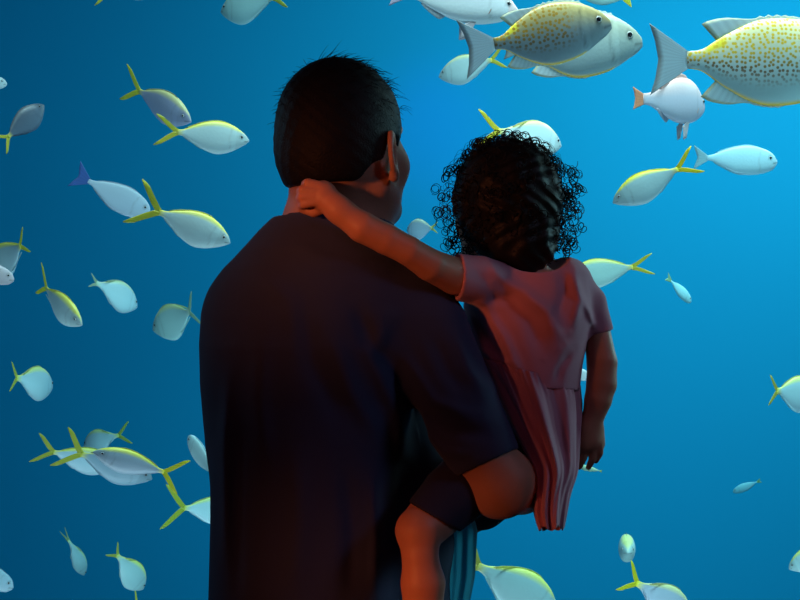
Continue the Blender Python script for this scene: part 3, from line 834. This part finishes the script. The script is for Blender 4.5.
fish('yellow', (-16, 274), (27, 246), 4.9, .86, 'pale fish at the left edge swimming out of view with its yellow tail raised', 1, 0, 1.25, 15, .7, 1.1, HAZ, **yel)
fish('plain', (14, 280), (-45, 262), 4.1, .95, 'pinkish silver head of a fish entering at the left edge, in front of another tail', 1, 0, .9, 0, 1, 1, (.62, .55, .60), name='pale_fish')
fish('yellow', (82, 325), (41, 289), 4.4, .84, 'pale fish diving to the right at the left, eye and yellow forked tail clearly seen', -1, 12, .95, 10, .9, 1.1, PAL, **yel)
fish('yellow', (137, 307), (102, 283), 5.4, .60, 'foreshortened pale fish beside the diving one, tail small and yellow, nose down', 1, 0, 1.05, 12, .42, 1.0, HAZ, (.55, .66, .40), (.5, .66, .45), **yel)
fish('yellow', (153, 330), (195, 311), 5.2, .80, 'pale fish near the man\'s left arm swimming left, thin tail edge upright', 1, 6, 1.3, 15, .8, 1.3, (.50, .74, .70), (.55, .68, .35), (.45, .66, .50), **yel)
fish('yellow', (52, 387), (20, 378), 5.0, .39, 'rounded foreshortened fish alone at mid left, yellow tail nearest', 1, 0, .95, 5, .46, 1.5, HAZ, (.66, .72, .22), (.62, .66, .08), **yel)
fish('yellow', (118, 468), (53, 452), 4.9, .92, 'yellow-tailed fish mostly hidden at the back of the crossing group at left', 1, 12, .9, 0, .9, .95, (.50, .62, .68), (.60, .62, .10), (.62, .62, .05), **yel)
fish('yellow', (152, 479), (81, 454), 4.55, .92, 'darker fish with raised yellow tail heading right in the crossing group at left', 1, 14, .95, 0, .95, 1.1, (.30, .40, .48), (.46, .48, .16), (.66, .66, .05), **yel)
fish('yellow', (93, 452), (164, 472), 3.95, .95, 'grey lilac fish heading left in front of the crossing group, bright yellow tail', -1, 16, .78, 0, .9, 1.1, (.44, .50, .60), (.66, .64, .08), (.85, .80, .02), **yel)
fish('yellow', (84, 446), (112, 436), 5.6, .70, 'small pale fish behind the crossing group, yellow tail raised to the right', 1, 0, 1.15, -20, .9, 1.0, (.45, .66, .70), (.50, .64, .25), (.50, .64, .10), **yel)
fish('plain', (188, 437), (214, 474), 4.7, .70, 'pale fish with no visible tail, nose up beside the man\'s left sleeve', 1, 0, .82, 0, .9, 1, (.55, .78, .80), name='pale_fish')
fish('yellow', (245, 512), (184, 508), 4.6, .84, 'fish half hidden by the man\'s back, yellow forked tail spread to the left', 1, 0, .95, 0, 1.05, 1.15, (.50, .72, .76), (.50, .66, .20), (.55, .68, .06), **yel)
fish('yellow', (84, 575), (74, 545), 5.6, .62, 'thin narrow fish diving at lower left with its tail straight up', 1, 40, .62, 18, .9, .25, (.40, .60, .62), (.42, .58, .30), (.40, .58, .25), **yel)
fish('yellow', (143, 589), (121, 558), 5.0, .60, 'yellow-backed fish diving nose down at the bottom left, fins held out', 1, 30, .9, 10, .55, .9, (.45, .66, .66), (.58, .66, .16), (.52, .62, .10), **yel)
fish('yellow', (160, 640), (137, 606), 5.6, .8, 'yellow tail tip just showing at the bottom edge below the diving fish', 1, 0, .9, 0, .9, .7, HAZ, **yel)
fish('plain', (13, 588), (-40, 562), 4.8, .95, 'grey fish head at the bottom left corner', 1, 0, .95, 0, 1, 1, (.35, .50, .58), name='pale_fish')
fish('yellow', (221, 12), (274, -3), 4.6, .74, 'pale green-white fish cut by the top edge left of the man\'s head', 1, 0, 1.05, 0, .75, .9, (.48, .76, .76), (.55, .68, .25), (.55, .62, .10), **yel)
fish('yellow', (162, -14), (108, -8), 4.8, .95, 'belly sliver of a fish at the very top edge on the left', 1, 0, .9, 0, .9, .9, HAZ, **yel)
# centre and right
fish('pink', (519, 12), (408, -8), 4.3, .97, 'large pinkish white fish with orange cheek fin cut by the top edge', 1, 0, .98, 0, .55, 1.15, (.68, .72, .76), (.80, .55, .55), (.60, .56, .72), name='pink_fish', belly=(.72, .84, .86))
fish('yellow', (439, 77), (492, 60), 4.9, .82, 'white fish facing left partly behind the spotted fish\'s tail', 1, 0, 1.0, 0, .8, .9, (.72, .88, .88), (.72, .78, .45), (.80, .74, .10), **yel)
fish('rabbit', (611, 24), (494, 44), 3.75, .98, 'spotted grey-gold fish in front of a paler one at the top, tail fanned left', 1, 3, .93, 0, .98, 1.05, (.26, .33, .34), (.58, .47, .18), (.72, .86, .92), name='spotted_rabbitfish', scol=(.50, .28, .03), belly=(.24, .33, .36))
fish('rabbit', (642, 42), (520, 47), 4.15, .98, 'plain silvery fish with rounded head behind the spotted grey-gold fish', 1, 0, .98, 0, .5, .8, (.42, .54, .52), (.52, .58, .46), (.4, .5, .5), name='silver_rabbitfish', belly=(.34, .48, .50))
fish('rabbit', (862, 64), (687, 60), 3.85, .98, 'big pale fish covered in yellow spots at the right edge, fin spines raised', 1, 0, .89, 0, .74, 1.1, (.62, .72, .66), (.95, .88, .50), (.75, .90, .95), name='spotted_rabbitfish', scol=(.86, .58, .03), belly=(.40, .58, .58))
fish('pink', (704, 108), (654, 98), 4.5, .50, 'pinkish round-bellied fish behind the tail of the yellow spotted fish', 1, 0, 1.0, 12, .48, .9, (.52, .52, .62), (.82, .56, .52), (.95, .45, .25), name='pink_fish', pect=True)
fish('plain', (777, 162), (706, 158), 4.7, .97, 'pale blue-white fish with a blunt snout heading right, plain white tail', 1, 0, .95, 0, .62, 1.1, (.45, .76, .84), tailc=(.50, .80, .86), name='pale_fish')
fish('yellow', (613, 203), (678, 169), 4.25, .97, 'silvery fish with a bright yellow back edge swimming left beside the child\'s head', 1, 4, .95, 0, .95, .8, (.50, .66, .68), (.82, .78, .06), (.90, .78, .03), **yel)
fish('yellow', (566, 278), (633, 267), 4.6, .95, 'pale fish emerging from behind the child\'s shoulder, yellow tail right', 1, 0, .95, 0, .95, .62, (.54, .80, .74), (.70, .76, .18), (.80, .76, .08), **yel)
fish('plain', (691, 302), (671, 281), 6.6, .85, 'tiny blue-green fish alone below the pale ones at right, nose down', 1, 0, .8, 0, .8, .7, (.40, .78, .84), tailc=(.50, .74, .40), name='small_fish')
fish('yellow', (561, 146), (508, 130), 4.7, .72, 'white fish with yellow tail rising directly behind the child\'s hair', 1, 0, 1.05, 20, .9, 1.0, (.80, .88, .90), (.82, .78, .30), (.92, .80, .05), **yel)
fish('yellow', (407, 230), (432, 228), 5.6, .58, 'small round white fish between the man\'s cheek and the child\'s curls', 1, 0, 1.1, 0, .7, .7, (.62, .78, .92), (.66, .76, .60), (.72, .74, .25), **yel)
fish('yellow', (816, 396), (777, 391), 5.4, .56, 'pale fish leaving at the right edge, small yellow forked tail', 1, 0, 1.0, 0, .6, 1.15, (.60, .84, .88), (.72, .76, .22), (.75, .72, .10), **yel)
fish('plain', (733, 492), (757, 482), 7.2, .9, 'tiny faint turquoise fish in open water at lower right', 1, 0, .75, 0, .6, .6, (.30, .72, .80), tailc=(.45, .70, .30), name='small_fish')
fish('yellow', (628, 553), (625, 541), 5.6, .20, 'small fish head-on at the bottom with its side fins spread', -1, 0, 1.0, 0, .5, .6, (.66, .86, .82), (.66, .72, .28), (.6, .7, .2), thick=1.8, **yel)
fish('yellow', (690, 618), (643, 586), 4.6, .76, 'lilac white fish at the bottom edge, right, with a raised bright yellow tail', 1, 10, .95, 12, .66, 1.1, (.52, .60, .70), (.60, .64, .30), (.85, .84, .02), **yel)
fish('yellow', (789, 569), (832, 548), 4.7, .9, 'pale fish entering at the right edge near the bottom corner', 1, 0, 1.05, 0, .9, .9, (.55, .80, .80), (.62, .74, .20), **yel)
fish('yellow', (556, 612), (483, 569), 4.0, .84, 'large pale fish with a yellow back beneath the man\'s elbow', 1, 10, .95, 10, .62, 1.15, (.48, .74, .74), (.62, .72, .16), (.60, .66, .12), **yel)
fish('plain', (572, 372), (594, 378), 5.2, .8, 'white glint of a fish seen between the dress and the hanging arm', 1, 0, 1.1, 0, .8, .8, (.8, .9, .9), name='small_fish')
fish('plain', (577, 466), (600, 471), 6.0, .8, 'small yellowish fish seen just below the child\'s hanging fingers', 1, 0, .5, 0, .3, .6, (.60, .78, .50), name='small_fish')
fish('plain', (582, -7), (624, -1), 5.2, .9, 'pale green fish barely in view at the top edge above the silvery fish', 1, 0, 1.0, 0, .8, .9, (.45, .75, .70), name='pale_fish')

# ================================================================== THE PLACE
def wallmat(name, col, rough=.8, nz=.15, sc=3, bump=.1):
    return mat(name, col, rough, bump, 120, nz, sc, .15)
dark = wallmat('dark_painted_wall', (.012, .012, .016))
carpet = mat('dark_carpet', (.014, .013, .018), .95, .8, 500, .4, 80, .05)
tankw = wallmat('blue_tank_lining', (.012, .42, .74), .95, .03, .6, .0)
tanks = wallmat('dark_tank_lining', (.004, .06, .12), .95, .03, .6, .0)
sand = mat('tank_sand', (.10, .14, .13), .95, .6, 40, .2, 6, .05)
frame = mat('dark_steel', (.03, .03, .035), .4)
def S(o): o['kind'] = 'structure'; return o
RX, RB, GY, RH = 3.6, -2.6, 3.15, 3.3
S(add_box('floor', (-RX, RB, -.1), (RX, GY+.1, 0), carpet))
S(add_box('ceiling', (-RX, RB, RH), (RX, GY+.1, RH+.1), dark))
S(add_box('wall_left', (-RX-.1, RB, -.1), (-RX, GY+.1, RH+.1), dark))
S(add_box('wall_right', (RX, RB, -.1), (RX+.1, GY+.1, RH+.1), dark))
S(add_box('wall_back', (-RX-.1, RB-.1, -.1), (RX+.1, RB, RH+.1), dark))
S(add_box('wall_front', (-RX, GY, 0), (RX, GY+.08, .42), dark))
S(add_box('baseboard_front', (-RX, GY-.015, 0), (RX, GY, .09), frame))
S(add_box('trim_1', (-RX, GY-.03, .42), (RX, GY+.08, .46), frame))
S(add_box('trim_2', (-RX, GY-.03, 3.16), (RX, GY+.08, RH), frame))

gm = bpy.data.materials.new('tank_glass'); gm.use_nodes = True
nt = gm.node_tree; nt.nodes.remove(nt.nodes['Principled BSDF'])
tr = nt.nodes.new('ShaderNodeBsdfTransparent'); tr.inputs[0].default_value = (.97, .99, 1, 1)
gl = nt.nodes.new('ShaderNodeBsdfGlossy'); gl.inputs['Roughness'].default_value = .0
fr = nt.nodes.new('ShaderNodeFresnel'); fr.inputs['IOR'].default_value = 1.3
mx = nt.nodes.new('ShaderNodeMixShader')
nt.links.new(fr.outputs[0], mx.inputs[0]); nt.links.new(tr.outputs[0], mx.inputs[1]); nt.links.new(gl.outputs[0], mx.inputs[2])
nt.links.new(mx.outputs[0], nt.nodes['Material Output'].inputs['Surface'])
pane = mesh_obj('window_1', [(-RX, GY+.02, .46), (RX, GY+.02, .46), (RX, GY+.02, 3.16), (-RX, GY+.02, 3.16)], [(0, 1, 2, 3)], gm, None, False); S(pane)

TX, TY, TZ0, TZ1 = 6.0, 9.0, -1.6, 5.2
S(add_box('wall_tank_back', (-TX, TY, TZ0), (TX, TY+.1, TZ1), tankw))
S(add_box('wall_tank_left', (-TX-.1, GY+.1, TZ0), (-TX, TY+.1, TZ1), tanks))
S(add_box('wall_tank_right', (TX, GY+.1, TZ0), (TX+.1, TY+.1, TZ1), tanks))
S(add_box('floor_tank', (-TX, GY+.1, TZ0-.1), (TX, TY, TZ0), sand))
S(add_box('ceiling_tank', (-TX, GY+.1, TZ1), (TX, TY+.1, TZ1+.1), dark))
wm = bpy.data.materials.new('sea_water'); wm.use_nodes = True
nt = wm.node_tree; nt.nodes.remove(nt.nodes['Principled BSDF'])
ab = nt.nodes.new('ShaderNodeVolumeAbsorption'); ab.inputs['Color'].default_value = (.45, .76, .84, 1); ab.inputs['Density'].default_value = .26
em = nt.nodes.new('ShaderNodeEmission'); em.inputs['Color'].default_value = (.001, .42, 1.0, 1); em.inputs['Strength'].default_value = .0065  # added glow stands in for light scattered by the water
ad = nt.nodes.new('ShaderNodeAddShader')
nt.links.new(ab.outputs[0], ad.inputs[0]); nt.links.new(em.outputs[0], ad.inputs[1])
nt.links.new(ad.outputs[0], nt.nodes['Material Output'].inputs['Volume'])
wt = add_box('tank_water', (-TX+.01, GY+.11, TZ0+.01), (TX-.01, TY-.01, TZ1-.01), wm); S(wt)

# ================================================================== LIGHT
def area(name, loc, tgt, size, power, col, sy=None):
    l = bpy.data.lights.new(name, 'AREA'); l.energy = power; l.color = col; l.size = size
    l.shape = 'RECTANGLE'; l.size_y = sy or size
    o = bpy.data.objects.new(name, l); C.objects.link(o); o.location = loc
    o.rotation_euler = (Vector(tgt)-Vector(loc)).to_track_quat('-Z', 'Y').to_euler(); return o
area('tank_area_light', (1.7, 7.0, 4.7), (1.2, 9, 2.3), 1.6, 11, (.8, 1.0, .92), 1.2)
area('tank_area_light', (3.6, 6.4, 3.9), (2.2, 9, -1.4), 2.0, 158, (.8, 1.0, .88), 1.2)
area('tank_area_light', (1.4, 6.0, 3.8), (.6, 9, -1.6), 1.8, 84, (.8, 1.0, .90), 1.2)
fl = area('tank_area_light', (1.3, 3.7, 4.7), (1.0, 4.5, .6), 4.2, 130, (.86, .98, .92), .5); fl.data.spread = math.radians(95)      # row over the front of the tank, lights the fish
area('tank_area_light', (0, 3.45, -1.2), (0, 5.0, 1.4), 5.0, 45, (.85, .95, 1.0), .6).data.spread = math.radians(110)  # added low fill that lifts the fish from beneath
sp = bpy.data.lights.new('violet_reflection_spot', 'SPOT'); sp.energy = 330; sp.color = (.42, .12, 1.0); sp.spot_size = math.radians(13); sp.spot_blend = 1.0; sp.shadow_soft_size = .2  # added spot: its wall glow stands in for a violet reflection on the glass
o = bpy.data.objects.new('violet_reflection_spot', sp); C.objects.link(o); o.location = (.3, 4.6, 4.8)
o.rotation_euler = (Vector((.25, 9, 2.55))-Vector(o.location)).to_track_quat('-Z', 'Y').to_euler()
area('tank_area_light', (2.5, 3.45, 1.9), (.3, 2.1, 1.3), 1.2, 20, (.45, .92, 1.0), .5)  # added light, boosts the tank's glow on the figures' right edges
area('tank_area_light', (-2.5, 3.45, 2.2), (-.3, 2.1, 1.4), 1.2, 6, (.35, .75, 1.0), .5)  # added light for the thin rim along the man's left side
def spot(name, loc, tgt, power, col, size, soft=.15):
    l = bpy.data.lights.new(name, 'SPOT'); l.energy = power; l.color = col; l.spot_size = math.radians(size); l.spot_blend = 1.0; l.shadow_soft_size = soft
    o = bpy.data.objects.new(name, l); C.objects.link(o); o.location = loc
    o.rotation_euler = (Vector(tgt)-Vector(loc)).to_track_quat('-Z', 'Y').to_euler(); return o
spot('warm_lamp', (-2.3, -.7, 1.7), (-.09, 2.0, 1.53), 260, (1.0, .27, .10), 8.2)
spot('warm_lamp', (-2.3, -.7, 1.4), (.03, 2.0, .96), 270, (1.0, .25, .08), 7)
spot('warm_lamp', (-2.3, -.7, 1.7), (-.05, 2.0, 1.28), 10, (1.0, .20, .12), 16)
area('warm_lamp', (-.9, .1, 3.15), (.0, 2.0, 1.3), .6, 1.4, (1.0, .36, .62))
area('cool_fill', (2.15, 1.2, 2.6), (.2, 2.0, 1.25), .5, 5.5, (.52, .62, 1.0))  # added cool fill grazing the dress folds, not a lamp of the room

w = bpy.data.worlds.new('World'); bpy.context.scene.world = w; w.use_nodes = True
w.node_tree.nodes['Background'].inputs[0].default_value = (0, 0, 0, 1)

cam = bpy.data.cameras.new('camera'); co = bpy.data.objects.new('camera', cam); C.objects.link(co)
co.location = (0, 0, ZC); co.rotation_euler = (PI/2, 0, 0)
cam.sensor_width = 36; cam.lens = F/800*36; cam.clip_end = 60
sc = bpy.context.scene; sc.camera = co
sc.view_settings.view_transform = 'Standard'; sc.view_settings.look = 'None'
sc.cycles.use_denoising = True
sc.cycles.max_bounces = 6; sc.cycles.diffuse_bounces = 3; sc.cycles.transparent_max_bounces = 12
sc.cycles.sample_clamp_indirect = 3
